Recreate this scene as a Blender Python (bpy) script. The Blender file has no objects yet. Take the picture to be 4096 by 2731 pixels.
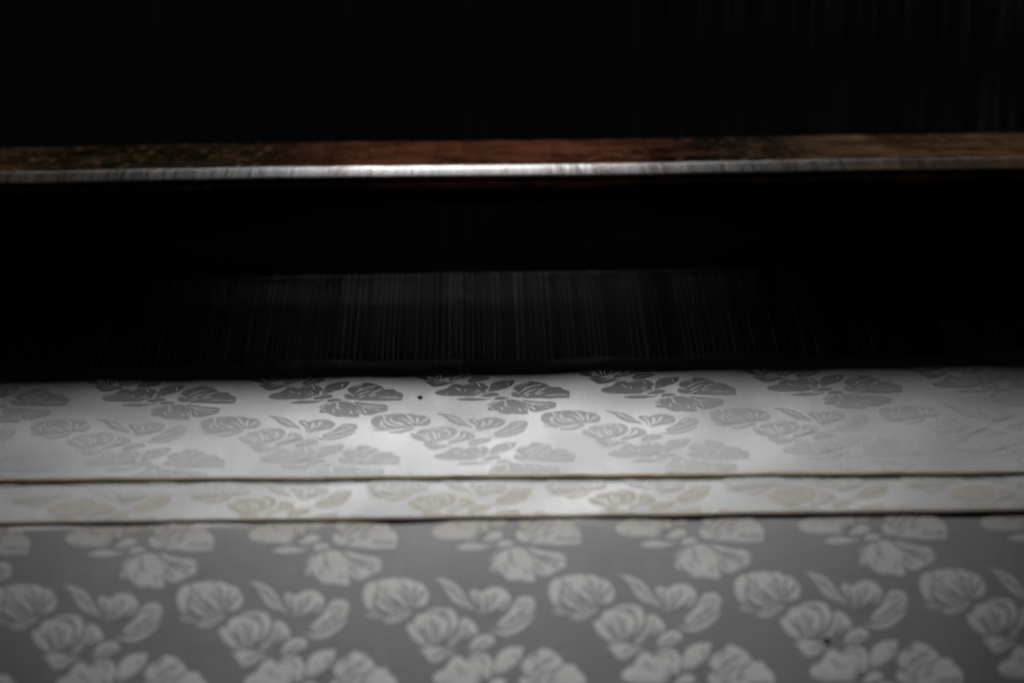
import bpy, bmesh, math, random
import numpy as np
from mathutils import Matrix, Vector
from mathutils.geometry import delaunay_2d_cdt

scene = bpy.context.scene
R_ = math.radians

# ------------------------------------------------------------------ camera
CAM_ROWS = [[0.9998164361119533, -0.01598903603089686, -0.010556742262423948],
            [-0.016053980566487748, -0.3983751534825317, -0.9170820611023531],
            [0.01045771429918601, 0.9170831956886856, -0.39855871386417413]]
CAM_POS = (0.0, -0.8361491781233986, 0.4257264039495119)
cd = bpy.data.cameras.new('camera')
cd.sensor_width = 36.0
cd.lens = 100.0
cd.clip_start = 0.02
cd.clip_end = 50.0
cd.dof.use_dof = True
cd.dof.focus_distance = 1.04
cd.dof.aperture_fstop = 5.0
cam = bpy.data.objects.new('camera', cd)
scene.collection.objects.link(cam)
rx, ry, rz = (Vector(r) for r in CAM_ROWS)
m = Matrix((( rx.x, -ry.x, -rz.x, CAM_POS[0]),
            ( rx.y, -ry.y, -rz.y, CAM_POS[1]),
            ( rx.z, -ry.z, -rz.z, CAM_POS[2]),
            (0, 0, 0, 1)))
cam.matrix_world = m
scene.camera = cam

# ------------------------------------------------------------------ world, lamp, exposure
world = bpy.data.worlds.new('World')
scene.world = world
world.use_nodes = True
world.node_tree.nodes['Background'].inputs[0].default_value = (0.9, 0.95, 1.0, 1)
world.node_tree.nodes['Background'].inputs[1].default_value = 0.0012

def spot(name, target, elev, dist, energy, radius, cone, blend, x_off=0.0, colour=(1.0, 0.998, 0.992)):
    ld = bpy.data.lights.new(name, 'SPOT')
    ld.energy = energy
    ld.color = colour
    ld.shadow_soft_size = radius
    ld.spot_size = R_(cone)
    ld.spot_blend = blend
    ob = bpy.data.objects.new(name, ld)
    t = Vector(target)
    ob.location = t + dist * Vector((x_off, math.cos(R_(elev)), math.sin(R_(elev))))
    ob.rotation_euler = (t - ob.location).to_track_quat('-Z', 'Y').to_euler()
    scene.collection.objects.link(ob)
    return ob
# lamp above and behind the loom, cut off by the added shade board: cloth and fold
spot('work_lamp', (0.000, -0.02, -0.01), 63.0, 1.6, 228.0, 0.115, 14.2, 1.0)
# strip lamp lower down behind the loom, skimming over the wooden bar
al = bpy.data.lights.new('strip_lamp', 'AREA')
al.shape = 'RECTANGLE'; al.size = 0.11; al.size_y = 0.17
al.energy = 11.0
ao = bpy.data.objects.new('strip_lamp', al)
ao.location = (-0.022, 1.25, 0.458)
ao.rotation_euler = (Vector((-0.01, 0.12, 0.02)) - ao.location).to_track_quat('-Z', 'Y').to_euler()
scene.collection.objects.link(ao)
# far low lamp behind the loom, seen by the threads through the reed
spot('far_lamp', (0.0, 0.17, 0.0), 14.5, 2.0, 26.0, 0.05, 8.5, 1.0)

scene.view_settings.view_transform = 'Standard'
scene.view_settings.look = 'None'
scene.view_settings.exposure = 0.0
scene.view_settings.gamma = 1.0
scene.view_settings.use_curve_mapping = False

MOTIF = {
    'peony_open': ('woven_flower',
        [[(-39.85,-75.06),(-39.46,-77.21),(-38.38,-79.06),(-37.15,-79.66),(-35.63,-79.38),(-34.54,-80.23),(-33.03,-80.51),(-30.82,-80.57),(-29.45,-81.07),(-27.8,-80.35),(-26.42,-80.7),(-24.49,-80.19),(-23.39,-79.02),(-22.02,-79.12),(-20.64,-78.56),(-19.82,-77.15),(-18.78,-75.58),(-18.46,-74.04),(-18.88,-72.52),(-19.43,-71.01),(-20.66,-70.43),(-22.3,-70.31),(-23.81,-70.64),(-24.77,-69.84),(-26.41,-69.54),(-28.6,-69.28),(-30.78,-68.51),(-32.97,-67.64),(-35.15,-67.78),(-37.07,-68.62),(-38.45,-70.16),(-39.28,-71.99),(-39.7,-73.53)],
         [(-33.5,-65.56),(-32.14,-66.73),(-29.69,-67.88),(-26.96,-68.79),(-24.77,-68.93),(-24.22,-68.23),(-25.32,-67.2),(-26.95,-66.03),(-28.59,-65.02),(-30.77,-64.32),(-32.41,-64.8)],
         [(-39.8,-68.52),(-37.88,-68.04),(-35.7,-67.4),(-33.37,-67.05),(-33.51,-66.58),(-35.69,-66.65),(-37.88,-67.14)]],
        [[(-24.9,-70.05),(-26.0,-72.66),(-27.24,-74.98),(-28.33,-75.83)],
         [(-25.86,-69.86),(-28.6,-70.88),(-31.07,-73.06),(-32.58,-74.92),(-33.0,-76.47)],
         [(-28.6,-69.52),(-31.61,-70.79),(-33.81,-72.96),(-34.92,-75.12)],
         [(-32.42,-68.24),(-35.44,-70.4),(-36.27,-72.85),(-35.74,-74.37)],
         [(-24.77,-70.66),(-25.04,-74.47),(-26.14,-77.27),(-27.11,-79.31)],
         [(-24.22,-70.74),(-22.99,-72.6),(-23.53,-75.37),(-22.98,-77.21)],
         [(-35.63,-79.38),(-34.79,-77.43),(-34.79,-76.2)],
         [(-31.05,-68.36),(-34.34,-68.87),(-37.35,-70.44)],
         [(-19.69,-76.22),(-20.93,-74.7),(-22.58,-71.68)],
         [(-26.41,-69.63),(-28.6,-72.1),(-30.25,-73.65)],
         [(-32.41,-65.54),(-29.14,-66.67),(-25.32,-68.1)]]),
    'long_leaf': ('woven_leaf',
        [[(-17.2,-80.84),(-15.13,-80.39),(-12.93,-79.81),(-10.74,-78.68),(-8.97,-77.1),(-7.61,-75.06),(-6.54,-72.9),(-5.19,-70.89),(-3.44,-68.29),(-5.62,-69.63),(-7.25,-70.12),(-9.16,-70.82),(-10.79,-72.06),(-12.15,-74.23),(-13.23,-76.71),(-14.86,-79.17)]],
        [[(-13.49,-78.73),(-11.03,-76.36),(-9.13,-73.86),(-6.97,-71.08)]]),
    'fan': ('woven_flower',
        [[(-5.42,-75.02),(-4.44,-76.08),(-3.07,-75.9),(-1.99,-74.9),(-1.16,-74.94),(-0.05,-76.0),(1.33,-76.74),(2.99,-76.93),(4.9,-76.52),(6.53,-75.41),(7.6,-73.85),(7.92,-72.01),(7.4,-70.2),(5.32,-68.73),(3.11,-67.72),(1.19,-67.16),(-0.19,-66.37),(-1.29,-65.85),(-2.1,-66.77),(-2.56,-69.18),(-3.41,-71.32),(-4.48,-72.71)]],
        [[(-1.34,-66.15),(-0.41,-69.74),(0.22,-72.16),(-0.08,-74.31)],
         [(-1.01,-66.3),(1.23,-70.02),(2.64,-72.72),(2.53,-74.26)],
         [(-0.46,-66.38),(3.14,-69.22),(5.91,-71.44)],
         [(-1.69,-66.46),(-2.04,-70.68),(-2.83,-73.13),(-3.5,-74.52)],
         [(-0.19,-66.43),(2.57,-68.03),(5.05,-69.34)]]),
    'curl': ('woven_flower',
        [[(3.45,-63.39),(4.16,-64.86),(6.1,-66.61),(7.78,-68.69),(8.92,-71.08),(10.32,-72.88),(11.98,-73.46),(13.9,-73.18),(15.25,-72.18),(15.83,-70.35),(15.16,-68.4),(13.75,-66.62),(11.81,-65.31),(9.87,-63.92),(7.66,-62.57),(5.74,-61.92),(4.11,-62.25)],
         [(0.84,-62.1),(3.01,-61.32),(5.45,-61.13),(7.92,-61.76),(10.4,-63.2),(12.62,-64.88),(14.29,-66.31),(15.47,-67.79),(14.83,-65.85),(13.42,-63.79),(11.47,-62.05),(9.26,-60.47),(6.79,-59.72),(4.34,-59.95),(2.18,-60.9)]],
        [[(4.53,-62.92),(7.43,-64.8),(10.2,-66.54),(12.42,-68.3),(13.96,-70.08)],
         [(9.44,-69.56),(11.11,-70.89),(13.17,-71.31)]]),
    'peony_low': ('woven_flower',
        [[(-25.86,-63.78),(-24.64,-64.44),(-23.35,-64.18),(-23.08,-66.26),(-22.04,-67.38),(-20.4,-67.86),(-18.89,-68.13),(-18.48,-69.03),(-16.84,-69.45),(-14.92,-69.72),(-12.73,-69.52),(-11.09,-69.34),(-10.23,-68.12),(-9.42,-66.6),(-9.16,-64.81),(-9.65,-62.89),(-10.75,-60.99),(-12.54,-59.55),(-14.18,-58.65),(-16.09,-57.72),(-18.0,-56.44),(-19.36,-56.18),(-21.25,-57.32),(-23.15,-58.58),(-24.51,-60.07),(-25.32,-61.85)],
         [(-8.53,-65.09),(-7.57,-66.12),(-6.2,-66.01),(-4.58,-64.72),(-3.24,-62.92),(-2.85,-61.14),(-3.83,-59.69),(-5.74,-58.84),(-7.66,-57.71),(-9.57,-56.58),(-11.48,-55.97),(-12.83,-56.49),(-11.73,-58.07),(-10.09,-59.51),(-8.85,-61.25),(-8.28,-63.01)]],
        [[(-17.04,-57.15),(-18.53,-59.08),(-19.87,-61.75),(-20.47,-63.83)],
         [(-16.41,-57.72),(-16.88,-60.51),(-17.55,-63.48),(-17.95,-65.87)],
         [(-14.45,-58.71),(-12.52,-61.32),(-11.55,-63.96),(-12.48,-66.36),(-14.66,-67.75)],
         [(-23.14,-63.88),(-21.24,-61.77),(-19.75,-59.39),(-18.95,-56.75)],
         [(-15.13,-58.43),(-15.65,-61.67),(-15.91,-64.04)],
         [(-11.48,-56.47),(-8.73,-59.19),(-6.53,-61.5),(-6.56,-63.13)],
         [(-9.84,-56.73),(-6.83,-58.86),(-4.63,-60.73)],
         [(-18.48,-68.12),(-15.75,-67.98),(-13.29,-67.43)]]),
    'calyx': ('woven_leaf',
        [[(-22.08,-55.21),(-20.17,-55.76),(-18.0,-56.01),(-15.55,-56.11),(-13.66,-55.49),(-11.76,-55.02),(-9.59,-54.46),(-11.23,-53.94),(-13.14,-52.88),(-14.5,-51.75),(-16.4,-50.93),(-18.03,-50.9),(-19.11,-52.13),(-19.91,-53.58),(-20.59,-54.6)]],
        [[(-11.76,-54.59),(-14.48,-54.35),(-16.66,-53.52)]]),
    'side_petal': ('woven_leaf',
        [[(-5.78,-55.49),(-5.08,-57.22),(-3.84,-58.81),(-2.19,-59.89),(-0.28,-60.35),(1.35,-59.94),(2.21,-58.99),(2.68,-57.81),(1.3,-56.61),(-0.89,-55.55),(-3.08,-54.72),(-4.98,-54.46)]],
        [[(-4.7,-55.33),(-2.51,-56.74),(-0.31,-57.86)]]),
    'spread': ('woven_flower',
        [[(-17.64,-97.43),(-16.85,-99.35),(-15.25,-100.4),(-12.95,-101.42),(-12.49,-103.36),(-11.11,-104.99),(-9.26,-105.76),(-8.1,-104.87),(-7.18,-103.82),(-6.02,-105.35),(-4.16,-106.12),(-2.31,-106.44),(-0.69,-106.38),(0.47,-105.49),(1.38,-104.05),(2.25,-102.39),(1.7,-100.29),(1.22,-98.08),(0.64,-97.27),(-0.74,-96.77),(-2.13,-95.72),(-3.28,-94.94),(-5.34,-94.69),(-8.1,-94.96),(-11.08,-94.91),(-13.84,-95.19),(-16.14,-95.99)],
         [(2.16,-100.27),(2.54,-103.61),(3.49,-106.1),(5.35,-107.43),(7.45,-108.2),(9.55,-108.29),(11.82,-108.37),(11.19,-106.36),(10.64,-104.13),(9.23,-102.51),(7.36,-101.18),(5.73,-100.13),(4.34,-99.35),(2.95,-98.51),(1.98,-98.22)],
         [(-1.22,-94.25),(0.17,-95.85),(1.56,-97.13),(3.18,-97.95),(4.78,-97.67),(5.88,-96.63),(5.95,-95.52),(4.75,-94.79),(2.91,-94.37),(0.85,-94.06)]],
        [[(0.91,-97.1),(-0.97,-97.78),(-2.06,-100.05)],
         [(0.41,-96.73),(-1.66,-97.09),(-3.04,-98.42)],
         [(-0.75,-96.5),(-2.59,-96.02),(-3.96,-96.35)],
         [(-0.94,-102.35),(-1.62,-104.61),(-2.12,-106.32)],
         [(-10.06,-101.98),(-9.02,-100.88),(-7.99,-99.44)],
         [(-7.18,-103.82),(-6.25,-104.51),(-3.24,-104.56)],
         [(-6.53,-100.05),(-6.49,-98.55)],
         [(1.11,-98.25),(1.23,-99.75),(1.71,-101.12)],
         [(8.89,-106.17),(9.2,-103.63)],
         [(2.37,-98.43),(3.19,-99.39),(4.01,-100.59)],
         [(-13.38,-96.71),(-12.69,-96.69)]]),
    'thin_leaf': ('woven_leaf',
        [[(-9.93,-91.73),(-8.1,-92.59),(-6.26,-93.24),(-3.97,-93.37),(-1.68,-92.73),(0.15,-92.33),(1.98,-92.81),(3.25,-93.64),(1.63,-91.88),(-0.09,-91.4),(-2.15,-90.83),(-4.44,-90.64),(-6.72,-90.73),(-8.55,-91.24)]],
        []),
    'wing': ('woven_flower',
        [[(10.78,-101.05),(11.32,-103.26),(13.2,-104.87),(15.06,-105.36),(16.26,-107.0),(17.66,-107.68),(19.28,-107.17),(21.11,-106.25),(22.24,-105.19),(23.6,-104.01),(24.05,-102.09),(25.85,-101.85),(28.38,-101.53),(28.37,-99.8),(29.91,-98.9),(31.23,-97.07),(31.34,-95.52),(30.79,-94.32),(31.2,-93.04),(30.95,-92.22),(28.99,-92.03),(26.25,-92.13),(23.27,-91.97),(19.85,-92.55),(16.64,-92.78),(14.81,-92.85),(13.93,-94.65),(13.07,-97.78),(11.94,-99.05)],
         [(9.93,-95.8),(10.78,-98.43),(11.8,-97.83),(12.94,-96.79),(13.71,-95.38),(14.14,-93.65),(12.99,-93.42),(11.39,-93.98),(10.49,-94.9)]],
        [[(13.18,-97.78),(15.43,-100.7),(17.79,-102.9),(20.12,-103.76),(21.79,-105.49)],
         [(14.41,-95.63),(16.53,-98.2),(19.11,-100.27)],
         [(18.79,-96.45),(20.93,-99.14),(23.06,-101.29),(24.7,-101.9)],
         [(19.34,-95.32),(20.4,-96.39),(22.03,-97.1)],
         [(22.53,-94.54),(25.63,-94.53),(30.9,-94.21)],
         [(14.83,-93.68),(16.0,-95.01),(17.41,-96.17)],
         [(13.64,-103.45),(15.51,-104.78),(16.58,-106.03)]]),
    'tulip': ('woven_flower',
        [[(3.91,-91.36),(4.05,-93.27),(5.2,-94.06),(7.04,-94.26),(8.64,-93.65),(9.65,-92.73),(7.7,-92.03),(5.86,-91.66)],
         [(1.38,-83.02),(1.73,-84.63),(2.61,-86.22),(3.77,-88.35),(5.38,-89.93),(7.23,-91.12),(9.06,-91.43),(11.35,-91.56),(12.83,-90.74),(13.94,-89.05),(15.15,-87.09),(15.57,-85.18),(16.09,-82.72),(15.49,-81.39),(16.25,-78.94),(14.3,-78.43),(12.27,-78.83),(10.24,-79.45),(8.88,-78.91),(7.08,-79.57),(5.51,-81.24),(4.16,-82.59),(2.69,-82.32)],
         [(13.41,-91.59),(15.24,-91.19),(17.5,-90.11),(20.23,-89.46),(22.04,-89.01),(23.87,-89.16),(25.44,-88.06),(26.24,-86.66),(25.7,-85.43),(26.07,-84.06),(24.61,-83.2),(23.0,-82.45),(21.61,-81.43),(20.01,-80.63),(17.96,-80.44),(16.51,-81.35),(16.12,-84.34),(15.27,-87.36),(14.17,-89.31)],
         [(1.48,-87.03),(2.17,-87.98),(3.79,-89.99),(4.71,-90.89),(3.78,-89.06),(2.39,-87.21),(1.75,-86.47)]],
        [[(7.68,-91.05),(7.7,-89.02),(8.59,-86.97)],
         [(7.4,-87.23),(8.07,-85.9),(9.53,-84.76)],
         [(2.71,-84.86),(3.38,-83.75),(3.82,-82.49)],
         [(6.42,-84.99),(6.88,-82.27)],
         [(12.69,-83.39),(13.44,-80.83)],
         [(14.81,-83.58),(15.16,-82.05)],
         [(13.86,-90.8),(16.54,-87.86),(18.32,-86.15),(21.71,-84.94)],
         [(16.77,-88.28),(19.72,-87.3),(25.95,-85.97)],
         [(16.04,-85.81),(17.15,-84.57),(18.46,-82.25)],
         [(21.92,-84.39),(23.73,-84.05)]]),
}

# ------------------------------------------------------------------ helpers
PITCH_X = 0.06          # repeat of the woven pattern across the cloth
PITCH_L = 0.0524110290  # repeat along the cloth
FOLD = 0.4941506        # how far the cloth turns down over the front edge
SAG = 4.2               # and how it goes on curving as it hangs, radians per metre
FOLD_R = 0.007
rnd = random.Random(11)

def ripple(X, L):
    """slow unevenness of the stretched cloth, in metres"""
    return (0.00018 * np.sin(X * 61 + 1.3 * np.sin(L * 37)) * np.sin(L * 83 + 0.7)
            + 0.00012 * np.sin(X * 137 + L * 55 + 2.0)
            + 0.00025 * np.sin(X * 23 + 0.5) * np.clip(L * 20, 0, 1))

_L = np.linspace(0, 0.2, 4001)
_A = np.where(_L < FOLD_R * FOLD, _L / FOLD_R, FOLD + SAG * np.minimum(_L - FOLD_R * FOLD, 0.07))
_Y = -np.concatenate([[0], np.cumsum((np.cos(_A[1:]) + np.cos(_A[:-1])) / 2 * (_L[1] - _L[0]))])
_Z = -np.concatenate([[0], np.cumsum((np.sin(_A[1:]) + np.sin(_A[:-1])) / 2 * (_L[1] - _L[0]))])

def cloth(X, L, h=0.0):
    """cloth coordinates (across, towards the weaver, height) to world"""
    X = np.asarray(X, float); L = np.asarray(L, float)
    h = np.asarray(h, float) + ripple(X, L)
    y = np.where(L < 0, -L, np.interp(L, _L, _Y))
    z = np.where(L < 0, 0.0, np.interp(L, _L, _Z))
    a = np.where(L < 0, 0.0, np.interp(L, _L, _A))
    return np.stack([X, y - h * np.sin(a), z + h * np.cos(a)], -1)

def make(name, me, parent=None, **props):
    o = bpy.data.objects.new(name, me)
    scene.collection.objects.link(o)
    if parent: o.parent = parent
    for k, v in props.items(): o[k] = v
    return o

def mesh_from(name, verts, faces, mats, uvs=None, mat_idx=None, smooth=True):
    me = bpy.data.meshes.new(name)
    me.from_pydata([tuple(map(float, v)) for v in verts], [], faces)
    for mt in mats: me.materials.append(mt)
    if uvs is not None:
        lay = me.uv_layers.new(name='weave')
        vi = np.empty(len(me.loops), dtype=np.int32)
        me.loops.foreach_get('vertex_index', vi)
        lay.data.foreach_set('uv', np.asarray(uvs, dtype=np.float32)[vi].ravel())
    if mat_idx is not None:
        me.polygons.foreach_set('material_index', np.asarray(mat_idx, dtype=np.int32))
    if smooth:
        me.polygons.foreach_set('use_smooth', np.ones(len(me.polygons), dtype=bool))
    me.update()
    return me

class N:
    """tiny node helper"""
    def __init__(self, name):
        self.mat = bpy.data.materials.new(name); self.mat.use_nodes = True
        self.t = self.mat.node_tree; self.t.nodes.clear()
        self.out = self.t.nodes.new('ShaderNodeOutputMaterial')
    def n(self, typ, **kw):
        nd = self.t.nodes.new(typ)
        for k, v in kw.items(): setattr(nd, k, v)
        return nd
    def l(self, a, b): self.t.links.new(a, b)
    def set(self, sock, v):
        if hasattr(v, 'is_output'): self.l(v, sock)
        else: sock.default_value = v
    def math(self, op, a, b=None, c=None, clamp=False):
        nd = self.n('ShaderNodeMath', operation=op); nd.use_clamp = clamp
        self.set(nd.inputs[0], a)
        if b is not None: self.set(nd.inputs[1], b)
        if c is not None: self.set(nd.inputs[2], c)
        return nd.outputs[0]
    def vmath(self, op, a, b=None, s=None):
        nd = self.n('ShaderNodeVectorMath', operation=op)
        self.set(nd.inputs[0], a)
        if b is not None: self.set(nd.inputs[1], b)
        if s is not None: self.set(nd.inputs['Scale'], s)
        return nd.outputs['Vector']
    def noise(self, vec, scale, detail=3, rough=.5):
        nd = self.n('ShaderNodeTexNoise'); self.l(vec, nd.inputs['Vector'])
        nd.inputs['Scale'].default_value = scale; nd.inputs['Detail'].default_value = detail
        nd.inputs['Roughness'].default_value = rough
        return nd.outputs['Fac']
    def ramp(self, fac, stops, interp='LINEAR'):
        nd = self.n('ShaderNodeValToRGB'); nd.color_ramp.interpolation = interp
        e = nd.color_ramp.elements
        while len(e) < len(stops): e.new(0.5)
        for el, (pos, col) in zip(e, stops):
            el.position = pos; el.color = (*col, 1) if len(col) == 3 else col
        self.l(fac, nd.inputs[0]); return nd.outputs[0]
    def mix(self, fac, a, b):
        nd = self.n('ShaderNodeMix', data_type='RGBA')
        self.set(nd.inputs[0], fac); self.set(nd.inputs[6], a); self.set(nd.inputs[7], b)
        return nd.outputs[2]

def silk(name, along, colour, gloss=0.0, rough=0.35, aniso=0.5, tint=False):
    """woven silk: satin floats running along the cloth ('l') or round weft ribs running across it ('x')"""
    k = N(name)
    uv = k.n('ShaderNodeUVMap'); uv.uv_map = 'weave'
    sep = k.n('ShaderNodeSeparateXYZ'); k.l(uv.outputs[0], sep.inputs[0])
    geo = k.n('ShaderNodeNewGeometry')
    tan = k.n('ShaderNodeTangent', direction_type='UV_MAP'); tan.uv_map = 'weave'
    across = k.vmath('CROSS_PRODUCT', geo.outputs['Normal'], tan.outputs[0])
    # streaks of thicker and thinner yarn, cloudiness, and the fine grain of the weave
    st = k.n('ShaderNodeMapping'); k.l(uv.outputs[0], st.inputs[0])
    st.inputs['Scale'].default_value = (1500, 70, 1) if along == 'l' else (1100, 160, 1)
    yarn = k.noise(st.outputs[0], 1.0, 3, .6)
    weft = k.n('ShaderNodeMapping'); k.l(uv.outputs[0], weft.inputs[0])
    weft.inputs['Scale'].default_value = (60, 900, 1); weft.inputs['Rotation'].default_value = (0, 0, .05)
    pick = k.noise(weft.outputs[0], 1.0, 3, .6)
    cloudy = k.noise(uv.outputs[0], 38, 4, .55)
    grain = k.noise(uv.outputs[0], 1300, 2, .8)
    val = 0.33
    for f, amt in ((yarn, .34), (pick, .30), (cloudy, .20), (grain, .50)):
        val = k.math('MULTIPLY_ADD', f, amt, val)
    col = k.vmath('SCALE', (*colour,), s=val)
    if tint:   # a short length woven with a beige weft
        a = k.math('MULTIPLY_ADD', k.noise(uv.outputs[0], 160, 3), 0.006, sep.outputs[1])
        mr = k.n('ShaderNodeMapRange', interpolation_type='SMOOTHSTEP')
        k.l(a, mr.inputs[0]); mr.inputs[1].default_value = -0.0185; mr.inputs[2].default_value = -0.0125
        mr2 = k.n('ShaderNodeMapRange', interpolation_type='SMOOTHSTEP')
        k.l(a, mr2.inputs[0]); mr2.inputs[1].default_value = 0.013; mr2.inputs[2].default_value = 0.004
        f = k.math('MULTIPLY', mr.outputs[0], mr2.outputs[0])
        beige = k.vmath('MULTIPLY', col, (0.88, 0.815, 0.71))
        col = k.mix(f, col, beige)
    if along == 'l':
        df = k.n('ShaderNodeBsdfDiffuse'); k.set(df.inputs[0], col)
        gl = k.n('ShaderNodeBsdfAnisotropic')
        bp = k.n('ShaderNodeBump'); bp.inputs['Strength'].default_value = .55; bp.inputs['Distance'].default_value = .00006
        k.l(k.math('ADD', k.noise(uv.outputs[0], 620, 3, .7), k.math('MULTIPLY', pick, .5)), bp.inputs['Height'])
        k.l(bp.outputs[0], gl.inputs['Normal']); k.l(bp.outputs[0], df.inputs['Normal'])
        gl.inputs['Roughness'].default_value = rough; gl.inputs['Anisotropy'].default_value = aniso
        k.l(across, gl.inputs['Tangent'])
        k.l(k.vmath('SCALE', (1.0, 1.0, 1.0), s=k.math('MULTIPLY', val, gloss)), gl.inputs['Color'])
        ad = k.n('ShaderNodeAddShader'); k.l(df.outputs[0], ad.inputs[0]); k.l(gl.outputs[0], ad.inputs[1])
        k.l(ad.outputs[0], k.out.inputs[0])
        return k.mat
    # the rounded ribs show faces turned to and fro about the weft: one diffuse lobe for each facing
    part = k.vmath('SCALE', col, s=1.0 / 6.0)
    last = None
    for sn in (-.966, -.707, -.259, .259, .707, .966):
        nv = k.vmath('NORMALIZE', k.vmath('ADD', geo.outputs['Normal'], k.vmath('SCALE', across, s=sn * 4.2)))
        df = k.n('ShaderNodeBsdfDiffuse'); k.l(part, df.inputs[0]); k.l(nv, df.inputs['Normal'])
        if last is None: last = df.outputs[0]
        else:
            ad = k.n('ShaderNodeAddShader'); k.l(last, ad.inputs[0]); k.l(df.outputs[0], ad.inputs[1]); last = ad.outputs[0]
    k.l(last, k.out.inputs[0])
    return k.mat

def simple(name, colour, rough=.6, spec=.3, noise=None, noise_amt=.3, metallic=0.0):
    k = N(name)
    b = k.n('ShaderNodeBsdfPrincipled')
    b.inputs['Roughness'].default_value = rough
    b.inputs['Specular IOR Level'].default_value = spec
    b.inputs['Metallic'].default_value = metallic
    if noise:
        tc = k.n('ShaderNodeTexCoord')
        f = k.noise(tc.outputs['Object'], noise, 4, .6)
        sc = k.math('MULTIPLY_ADD', f, 2 * noise_amt, 1 - noise_amt)
        k.l(k.vmath('SCALE', colour, s=sc), b.inputs['Base Color'])
    else: b.inputs['Base Color'].default_value = (*colour, 1)
    k.l(b.outputs[0], k.out.inputs[0])
    return k.mat

M_ground = silk('silk_ground', 'l', (0.160, 0.160, 0.1594), gloss=0.042, rough=0.385, aniso=0.48)
M_flower = silk('silk_flower', 'x', (0.475, 0.475, 0.472), tint=True)

# ------------------------------------------------------------------ the cloth
FELL = -0.1275
def build_cloth():
    xs = np.linspace(-0.31, 0.31, 249)
    ls = np.concatenate([np.linspace(FELL, -0.006, 90), np.linspace(-0.005, 0.02, 26), np.linspace(0.022, 0.16, 70)])
    XX, LL = np.meshgrid(xs, ls)
    # the fell, where weaving stopped, is not quite straight
    edge = 0.0016 * np.sin(xs * 46 + 1) + 0.0011 * np.sin(xs * 121) + 0.0006 * np.sin(xs * 310 + 2)
    LL = LL + edge[None, :] * np.clip((-0.115 - LL) / 0.0125, 0, 1)
    v = cloth(XX.ravel(), LL.ravel())
    nx, nl = len(xs), len(ls)
    faces = [(j * nx + i, (j + 1) * nx + i, (j + 1) * nx + i + 1, j * nx + i + 1) for j in range(nl - 1) for i in range(nx - 1)]
    return mesh_from('silk_cloth', v, faces, [M_ground], np.stack([XX.ravel(), LL.ravel()], -1))

silk_cloth = make('silk_cloth', build_cloth(),
    label='pale grey silk damask cloth with woven flowers stretched over the front edge of the loom', category='cloth')

def chaikin(p, n=2, closed=True):
    p = np.asarray(p, float)
    for _ in range(n):
        q = np.roll(p, -1, 0) if closed else p[1:]
        b = p if closed else p[:-1]
        out = np.empty((2 * len(b), 2)); out[0::2] = .75 * b + .25 * q; out[1::2] = .25 * b + .75 * q
        if not closed: out = np.vstack([p[:1], out, p[-1:]])
        p = out
    return p

def seg_dist(P, poly, closed=True):
    a = poly if closed else poly[:-1]
    b = np.roll(poly, -1, 0) if closed else poly[1:]
    d = b - a; l2 = (d ** 2).sum(1) + 1e-12
    t = np.clip(((P[:, None] - a[None]) * d[None]).sum(2) / l2[None], 0, 1)
    return np.sqrt(((a[None] + t[..., None] * d[None] - P[:, None]) ** 2).sum(2)).min(1)

def inside(P, poly):
    x, y = P[:, 0], P[:, 1]; r = np.zeros(len(P), bool)
    for (x1, y1), (x2, y2) in zip(poly, np.roll(poly, -1, 0)):
        c = ((y1 > y) != (y2 > y)) & (x < (x2 - x1) * (y - y1) / (y2 - y1 + 1e-15) + x1)
        r ^= c
    return r

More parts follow.
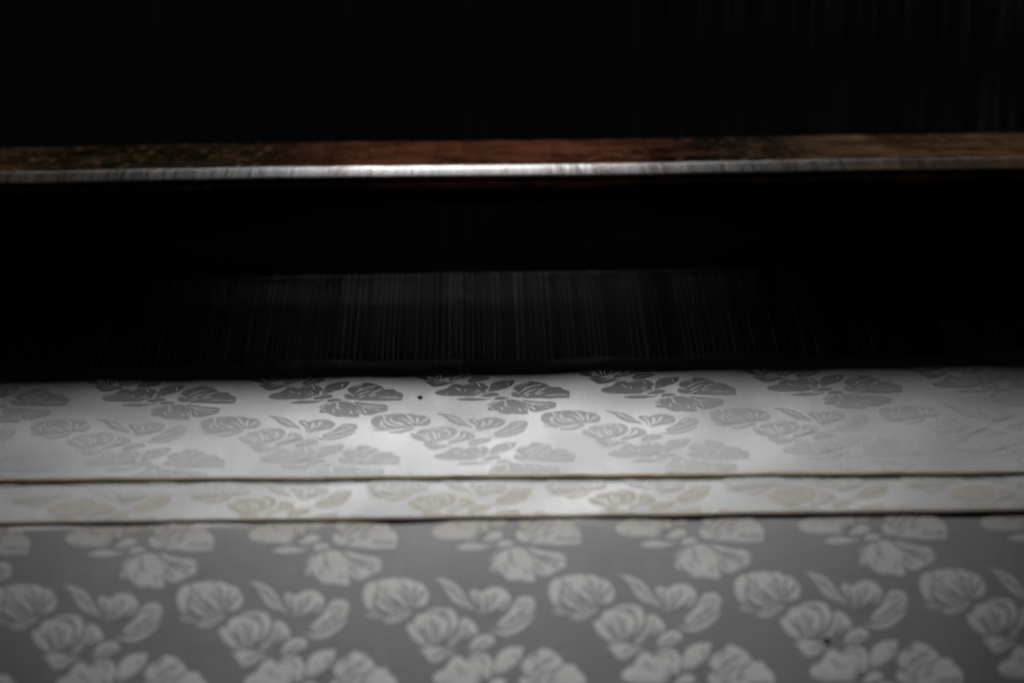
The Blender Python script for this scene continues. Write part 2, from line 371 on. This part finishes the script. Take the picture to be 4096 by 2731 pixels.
def flower_plan(petals, veins, seed):
    """triangulate a flower in cloth coordinates (mm): points, heights, triangles, material index"""
    g = np.random.default_rng(seed)
    V, H, F, MI = [], [], [], []
    vein_lines = [chaikin(v, 2, False) for v in veins]
    def height(P, poly):
        h = 0.05 + 0.12 * (1 - np.exp(-(seg_dist(P, poly) / 0.75) ** 1.5))
        for vl in vein_lines:
            h = h - 0.05 * np.exp(-(seg_dist(P, vl, False) / 0.45) ** 2)
        return np.maximum(h, 0.03)
    # finer side veins branching off the traced ones
    outlines = [chaikin(pt, 1) for pt in petals]
    fine = []
    for vl in list(vein_lines):
        ln = np.linalg.norm(np.diff(vl, axis=0), axis=1).sum()
        if ln < 3.0: continue
        for t0 in (.3, .5, .7, .88):
            i = min(int(t0 * (len(vl) - 1)), len(vl) - 2)
            d = vl[i + 1] - vl[i]; d = d / (np.linalg.norm(d) + 1e-9)
            for sg in (-1, 1):
                if g.random() < .25: continue
                an = sg * g.uniform(.35, .7); l2 = ln * g.uniform(.16, .30)
                c, s_ = math.cos(an), math.sin(an)
                d2 = np.array([c * d[0] - s_ * d[1], s_ * d[0] + c * d[1]])
                mid = vl[i] + d2 * l2 * .5; end = vl[i] + d2 * l2 * .8 + d * l2 * .25
                if any(inside(end[None], o)[0] and inside(mid[None], o)[0] for o in outlines):
                    fine.append(chaikin([vl[i], mid, end], 2, False))
    polys = []
    for pt in petals:
        poly = chaikin(pt, 1)
        # stepped, slightly ragged woven outline
        seg = np.linalg.norm(np.roll(poly, -1, 0) - poly, axis=1)
        poly = np.vstack([poly[i] + (np.roll(poly, -1, 0)[i] - poly[i]) * np.linspace(0, 1, max(1, int(seg[i] / .32)), endpoint=False)[:, None] for i in range(len(poly))])
        tn = np.roll(poly, -1, 0) - np.roll(poly, 1, 0); tn /= np.linalg.norm(tn, axis=1)[:, None] + 1e-9
        arc = np.cumsum(np.linalg.norm(np.diff(poly, axis=0, prepend=poly[:1]), axis=1))
        off = .13 * np.sin(arc * 2 * math.pi / 1.7 + g.uniform(0, 6)) + .10 * np.sin(arc * 2 * math.pi / .97 + g.uniform(0, 6))
        poly = poly + np.stack([-tn[:, 1], tn[:, 0]], -1) * off[:, None] + g.normal(0, 0.06, poly.shape)
        polys.append(poly)
        lo, hi = poly.min(0), poly.max(0)
        gx, gy = np.meshgrid(np.arange(lo[0], hi[0], 0.55), np.arange(lo[1], hi[1], 0.55))
        gp = np.stack([gx.ravel(), gy.ravel()], -1) + g.uniform(-.12, .12, (gx.size, 2))
        gp = gp[inside(gp, poly)]
        if len(gp): gp = gp[seg_dist(gp, poly) > 0.28]
        allp = np.vstack([poly, gp])
        n = len(poly)
        res = delaunay_2d_cdt([Vector(q) for q in allp], [], [list(range(n))], 1, 1e-6)
        pv = np.array([tuple(q) for q in res[0]]); base = sum(len(x) for x in V)
        V.append(pv); H.append(height(pv, poly))
        for f in res[2]:
            F.append([base + i for i in f]); MI.append(0)
    for vi, vl in enumerate(vein_lines + fine):
        t = np.gradient(vl, axis=0); t /= np.linalg.norm(t, axis=1)[:, None] + 1e-9
        nrm = np.stack([-t[:, 1], t[:, 0]], -1)
        s = np.linspace(0, 1, len(vl)); w = 0.50 * (0.25 + 0.75 * np.sin(np.pi * np.clip(s * .75 + .2, 0, 1))) * 0.62
        if vi >= len(vein_lines): w = w * .45
        L_, R2 = vl + nrm * w[:, None], vl - nrm * w[:, None]
        pv = np.vstack([L_, R2]); base = sum(len(x) for x in V); n = len(vl)
        hh = np.full(len(pv), 0.03)
        for poly in polys:
            ins = inside(pv, poly); hh[ins] = np.maximum(hh[ins], height(pv, poly)[ins])
        V.append(pv); H.append(hh + 0.035)
        for i in range(n - 1):
            F.append([base + i, base + n + i, base + n + i + 1, base + i + 1]); MI.append(1)
    V = np.vstack(V); H = np.concatenate(H)
    # one winding for all, facing up
    G = []
    for f in F:
        a, b, c = V[f[0]], V[f[1]], V[f[2]]
        cr = (b[0] - a[0]) * (c[1] - a[1]) - (b[1] - a[1]) * (c[0] - a[0])
        G.append(f if cr < 0 else f[::-1])
    return V, H, G, MI

NAMES = {'spread': 'woven_flower', 'wing': 'woven_flower', 'tulip': 'woven_flower'}
for si, (key, (nm, petals, veins)) in enumerate(MOTIF.items()):
    V, H, F, MI = flower_plan(petals, veins, 100 + si)
    upper = key in ('spread', 'thin_leaf', 'wing', 'tulip')
    rows = (0, 1, 2, 3) if upper else (-1, 0, 1, 2)
    for row in rows:
        L = V[:, 1] * 1e-3 + row * PITCH_L
        X = V[:, 0] * 1e-3
        if L.min() < FELL + 0.003: 
            continue
        for col in range(-3, 5):
            Xc = X + col * PITCH_X
            lim = 0.188 + 0.32 * (-L.mean() + 0.0) * (L.mean() < 0) * 0.5
            if Xc.min() > lim + 0.006 or Xc.max() < -lim - 0.0: continue
            pts = cloth(Xc, L, H * 1e-3)
            me = mesh_from(nm, pts, F, [M_flower, M_ground], np.stack([Xc, L], -1), MI)
            make(nm, me, silk_cloth)

# ------------------------------------------------------------------ two cords lying across the cloth
def cord(name, pts, radius, mat, seed, **props):
    g = np.random.default_rng(seed)
    n, sides = len(pts), 8
    V, F = [], []
    rr = radius * (1 + 0.07 * np.convolve(g.normal(0, 1, n + 8), np.ones(9) / 3, 'valid')[:n])
    for i, p in enumerate(pts):
        for s in range(sides):
            a = 2 * math.pi * s / sides
            V.append((p[0], p[1] + rr[i] * math.cos(a), p[2] + .4 * rr[i] * math.sin(a)))
    for i in range(n - 1):
        for s in range(sides):
            F.append((i * sides + s, i * sides + (s + 1) % sides, (i + 1) * sides + (s + 1) % sides, (i + 1) * sides + s))
    F.append(tuple(range(sides))); F.append(tuple(reversed(range((n - 1) * sides, n * sides))))
    return make(name, mesh_from(name, V, F, [mat]), **props)

def cord_mat(name, stops, scale):
    k = N(name); tc = k.n('ShaderNodeTexCoord')
    mp = k.n('ShaderNodeMapping'); mp.inputs['Scale'].default_value = (scale, 300, 300)
    k.l(tc.outputs['Object'], mp.inputs[0])
    c = k.ramp(k.noise(mp.outputs[0], 1.0, 4, .6), stops)
    b = k.n('ShaderNodeBsdfPrincipled'); k.l(c, b.inputs['Base Color'])
    b.inputs['Roughness'].default_value = .85; b.inputs['Specular IOR Level'].default_value = .15
    tr = k.n('ShaderNodeBsdfTranslucent'); k.l(c, tr.inputs[0])   # thin silk lets light through
    mx = k.n('ShaderNodeMixShader'); mx.inputs[0].default_value = .4
    k.l(b.outputs[0], mx.inputs[1]); k.l(tr.outputs[0], mx.inputs[2])
    k.l(mx.outputs[0], k.out.inputs[0]); return k.mat

M_olive = cord_mat('olive_cord', [(0.30, (.15, .125, .08)), (.46, (.25, .215, .145)), (.58, (.32, .285, .205)), (.66, (.30, .14, .105)), (.74, (.20, .17, .115))], 60)
M_dark = cord_mat('dark_cord', [(.3, (.10, .08, .07)), (.55, (.19, .155, .13)), (.75, (.32, .27, .21))], 45)

def cord_path(a, b, c, rad, seed):
    g = np.random.default_rng(seed)
    x = np.linspace(-0.31, 0.31, 190)
    co = np.polyfit([a[0], b[0], c[0]], [a[1], b[1], c[1]], 2)
    co[0] *= 0.3
    y = np.polyval(co, x) + np.convolve(g.normal(0, .00004, 198), np.ones(9) / 3, 'valid')
    L = -y
    P = cloth(x, L, -0.6 * ripple(x, L)); P[:, 2] += .4 * rad + 0.00010
    return P
cord('cord', cord_path((-.1641, .0314), (.0094, .0276), (.1823, .0244), .0014, 3), .0014, M_olive, 5,
     label='olive brown cord with reddish flecks lying across the flat cloth, farther from the fold', category='cord')
cord('cord', cord_path((-.1598, -.0004), (.0089, -.0016), (.1776, -.0024), .0011, 4), .0011, M_dark, 6,
     label='dark brown cord lying along the front fold of the cloth', category='cord')

# ------------------------------------------------------------------ specks on the cloth
def speck(X, L, r, mat, label, seed):
    g = np.random.default_rng(seed)
    bm = bmesh.new(); bmesh.ops.create_icosphere(bm, subdivisions=2, radius=r)
    for v in bm.verts:
        v.co *= 1 + g.uniform(-.25, .25); v.co.z *= .6; v.co.x *= 1.15
    p = cloth([X], [L], [0.0003])[0]
    bmesh.ops.translate(bm, verts=bm.verts, vec=Vector(p))
    me = bpy.data.meshes.new('speck'); bm.to_mesh(me); bm.free(); me.materials.append(mat)
    make('speck', me, label=label, category='speck')
M_rust = simple('rust_speck', (.20, .09, .03), .8, .2, 900, .4)
M_soot = simple('soot_speck', (.05, .032, .018), .9, .1, 900, .4)
speck(-.0226, -.0940, .0007, M_rust, 'tiny rust brown speck on the lit cloth just below the shadow edge', 1)
speck(.1087, .0480, .00085, M_soot, 'small blackish speck on the hanging cloth at the lower right', 2)

# ------------------------------------------------------------------ beater: wooden hand bar over the reed
def wood_mat():
    k = N('worn_wood'); tc = k.n('ShaderNodeTexCoord')
    sep = k.n('ShaderNodeSeparateXYZ'); k.l(tc.outputs['Object'], sep.inputs[0])
    def stretched(sx, sy, sz, detail=4, rough=.6):
        mp = k.n('ShaderNodeMapping'); mp.inputs['Scale'].default_value = (sx, sy, sz)
        k.l(tc.outputs['Object'], mp.inputs[0]); return k.noise(mp.outputs[0], 1.0, detail, rough)
    blot = stretched(34, 130, 130)
    fine = stretched(240, 260, 260, 3)
    grain = stretched(12, 900, 900, 3)
    # wear along the length: dark oiled ends of the grip, bare red wood in the middle, tan to the right
    xx = k.math('MULTIPLY_ADD', blot, 0.06, sep.outputs[0])
    xx = k.math('MULTIPLY_ADD', xx, 2.0, 0.44)
    base = k.ramp(xx, [(0.0, (.055, .026, .012)), (.10, (.05, .03, .016)), (.20, (.020, .016, .009)), (.33, (.024, .017, .010)),
                       (.40, (.108, .036, .018)), (.56, (.125, .042, .022)), (.645, (.08, .03, .018)), (.675, (.018, .012, .010)), (.73, (.026, .018, .012)), (.78, (.095, .055, .030)), (1.0, (.10, .05, .024))])
    patch = k.ramp(blot, [(.40, (0, 0, 0)), (.58, (1, 1, 1))])
    col = k.mix(patch, base, k.vmath('SCALE', base, s=.34))
    light = k.ramp(fine, [(.56, (0, 0, 0)), (.72, (.75, .75, .75))])
    col = k.mix(light, col, (.15, .085, .045, 1))
    col = k.vmath('SCALE', col, s=k.math('MULTIPLY_ADD', grain, 1.5, 1.1))
    b = k.n('ShaderNodeBsdfPrincipled'); k.l(col, b.inputs['Base Color'])
    b.inputs['Specular IOR Level'].default_value = 0.5
    mpv = k.n('ShaderNodeMapping'); mpv.inputs['Scale'].default_value = (420, 30, 30)
    k.l(tc.outputs['Object'], mpv.inputs[0])
    sc = k.noise(mpv.outputs[0], 1.0, 3, .65)
    # the front edge is polished by hands, the top is bare and dull
    mr = k.n('ShaderNodeMapRange', interpolation_type='SMOOTHSTEP')
    k.l(sep.outputs[1], mr.inputs[0]); mr.inputs[1].default_value = .2115; mr.inputs[2].default_value = .2150
    mr.inputs[3].default_value = 1.0; mr.inputs[4].default_value = 0.0
    k.l(k.math('MULTIPLY_ADD', mr.outputs[0], -.42, k.math('MULTIPLY_ADD', sc, .22, .60)), b.inputs['Roughness'])
    k.l(k.math('MULTIPLY_ADD', mr.outputs[0], .31, .0), b.inputs['Specular IOR Level'])
    bp = k.n('ShaderNodeBump'); bp.inputs['Strength'].default_value = .28; bp.inputs['Distance'].default_value = .0006
    k.l(sc, bp.inputs['Height']); k.l(bp.outputs[0], b.inputs['Normal'])
    k.l(b.outputs[0], k.out.inputs[0])
    return k.mat
M_wood = wood_mat()
M_darkwood = simple('dark_wood', (.012, .010, .008), .7, .2, 40, .4)
M_steel = simple('black_steel', (.012, .012, .012), .5, .25)

beater = make('beater', None, label='beater with worn brown wooden hand bar above the black reed', category='loom beater')
def extrude_profile(name, prof, x0, x1, mats, parent, nx=90, wob=0.0, seed=0):
    g = np.random.default_rng(seed)
    xs = np.linspace(x0, x1, nx); n = len(prof); V, F = [], []
    a = np.convolve(g.normal(0, 1, nx + 20), np.ones(21) / 21, 'valid') * wob
    b = np.convolve(g.normal(0, 1, nx + 20), np.ones(21) / 21, 'valid') * wob
    for i, x in enumerate(xs):
        for (y, z) in prof: V.append((x, y + a[i], z + b[i]))
    for i in range(nx - 1):
        for s in range(n):
            t = (s + 1) % n
            F.append((i * n + s, i * n + t, (i + 1) * n + t, (i + 1) * n + s))
    F.append(tuple(reversed(range(n)))); F.append(tuple(range((nx - 1) * n, nx * n)))
    me = mesh_from(name, V, F, mats)
    bm = bmesh.new(); bm.from_mesh(me); bmesh.ops.recalc_face_normals(bm, faces=bm.faces); bm.to_mesh(me); bm.free()
    return make(name, me, parent)

BAR_DY, BAR_DZ = 0.0, 0.0
prof = [(0.2500, 0.0360), (0.2070, 0.0375), (0.2040, 0.0388), (0.2024, 0.0402), (0.2022, 0.0418), (0.2026, 0.0430), (0.2037, 0.0438),
        (0.2060, 0.04420), (0.2085, 0.04462), (0.2115, 0.04498), (0.2140, 0.04518), (0.2165, 0.04512),
        (0.2340, 0.0436), (0.2505, 0.0421), (0.2515, 0.0412), (0.2515, 0.0370)]
prof = [(y + BAR_DY, z + BAR_DZ) for y, z in prof]
extrude_profile('hand_bar', prof, -0.34, 0.34, [M_wood], beater, 120, 0.0008, 7)
extrude_profile('lower_rail', [(.2480, .0300), (.2100, .0300), (.2100, .0372), (.2480, .0358)], -0.34, 0.34, [M_darkwood], beater, 12)
extrude_profile('race_board', [(.240, -.100), (.190, -.100), (.190, -.060), (.240, -.056)], -0.34, 0.34, [M_darkwood], beater, 12)

# ------------------------------------------------------------------ reed
reed = make('reed', None, beater)
def boxes(name, items, mats, parent=None, **props):
    """items: (x, half width, (y,z) bottom, (y,z) top, half depth)"""
    V, F = [], []
    for (x, hw, b, t, hd) in items:
        o = len(V)
        for (y, z) in (b, t):
            V += [(x - hw, y - hd, z), (x + hw, y - hd, z), (x + hw, y + hd, z), (x - hw, y + hd, z)]
        F += [(o, o + 1, o + 5, o + 4), (o + 1, o + 2, o + 6, o + 5), (o + 2, o + 3, o + 7, o + 6), (o + 3, o, o + 4, o + 7)]
    return make(name, mesh_from(name, V, F, mats, smooth=False), parent, **props)
DENT = 0.00084
items = []
for i in range(-380, 381):
    items.append((i * DENT + rnd.uniform(-.00005, .00005), .00024, (.2142, -.062), (.2165, .0305), .0025))
boxes('reed_wires', items, [M_steel], reed, kind='stuff')

# ------------------------------------------------------------------ warp threads between the cloth and the heddles
def thread_mat():
    k = N('warp_silk')
    b = k.n('ShaderNodeBsdfPrincipled')
    at = k.n('ShaderNodeAttribute'); at.attribute_name = 'tone'
    k.l(k.vmath('SCALE', (.5, .49, .47), s=at.outputs['Fac']), b.inputs['Base Color'])
    b.inputs['Roughness'].default_value = .6
    b.inputs['Specular IOR Level'].default_value = .3
    k.l(b.outputs[0], k.out.inputs[0]); return k.mat
M_thread = thread_mat()
TH = DENT / 2
def warp_sheet():
    V, F, T = [], [], []
    g = np.random.default_rng(5)
    tone = 1.0
    slope = math.tan(R_(-1.0))
    for i in range(-700, 701):
        x = i * TH + g.normal(0, .00004)
        tone = .6 * tone + .4 * g.uniform(-.9, 2.2)
        tn = float(np.clip(tone * (.55 + .95 * math.sin(i * 2 * math.pi / 5.3 + 2.2 * math.sin(i * .071))) + g.normal(0, .25), .03, 2.2))
        r = .0001
        ys = (0.119, 0.1275, 0.165, 0.2160, 0.315)
        zz = (-.0006, -.0001, .0287 * slope, .0797 * slope, .0797 * slope - .055)
        o = len(V)
        jit = g.normal(0, .00012)
        for y, z in zip(ys, zz):
            for a in range(4):
                an = math.pi / 2 * a
                V.append((x + r * math.cos(an), y, z + jit + r * math.sin(an)))
        for s in range(len(ys) - 1):
            for a in range(4):
                b = (a + 1) % 4
                F.append((o + s * 4 + a, o + s * 4 + b, o + s * 4 + 4 + b, o + s * 4 + 4 + a))
        T += [tn] * (4 * len(ys))
    me = mesh_from('warp_threads', V, F, [M_thread])
    at = me.attributes.new('tone', 'FLOAT', 'POINT'); at.data.foreach_set('value', np.array(T, dtype=np.float32))
    return me
make('warp_threads', warp_sheet(), kind='stuff', label='fine silk warp threads running in shadow from the cloth edge to the reed', category='threads')

# ------------------------------------------------------------------ heddles hanging behind the beater
harness = make('heddle_harness', None, label='dark curtain of thin heddle cords hanging behind the wooden hand bar', category='heddles')
M_heddle = simple('heddle_cord', (.085, .085, .084), .6, .3, 60, .5)
V, F = [], []
g = np.random.default_rng(9)
for i in range(260):
    x = g.uniform(-.34, .34); y = .295 + g.uniform(-.006, .006) + .014 * (i % 4)
    r = g.uniform(.00018, .00045); lean = g.normal(0, .0012); o = len(V)
    for z, dx in ((-.10, 0), (.035, lean * .5), (.2985, lean)):
        for a in range(5):
            an = 2 * math.pi * a / 5
            V.append((x + dx + r * math.cos(an), y + r * math.sin(an), z))
    for s in range(2):
        for a in range(5):
            b = (a + 1) % 5
            F.append((o + s * 5 + a, o + s * 5 + b, o + s * 5 + 5 + b, o + s * 5 + 5 + a))
make('heddle_cords', mesh_from('heddle_cords', V, F, [M_heddle]), harness, kind='stuff')

# unseen board added above the frame to shade the warp and far cloth
extrude_profile('shade_board', [(.520, .298), (0.2315, .298), (0.2300, .300), (0.2300, .312), (0.2315, .314), (.520, .314)], -0.40, 0.40, [M_darkwood], harness, 12)
extrude_profile('shade_bar', [(.434, .079), (.424, .079), (.424, .112), (.434, .112)], -0.40, 0.40, [M_darkwood], harness, 12)  # unseen bar, added to keep the strip lamp off the threads by the reed
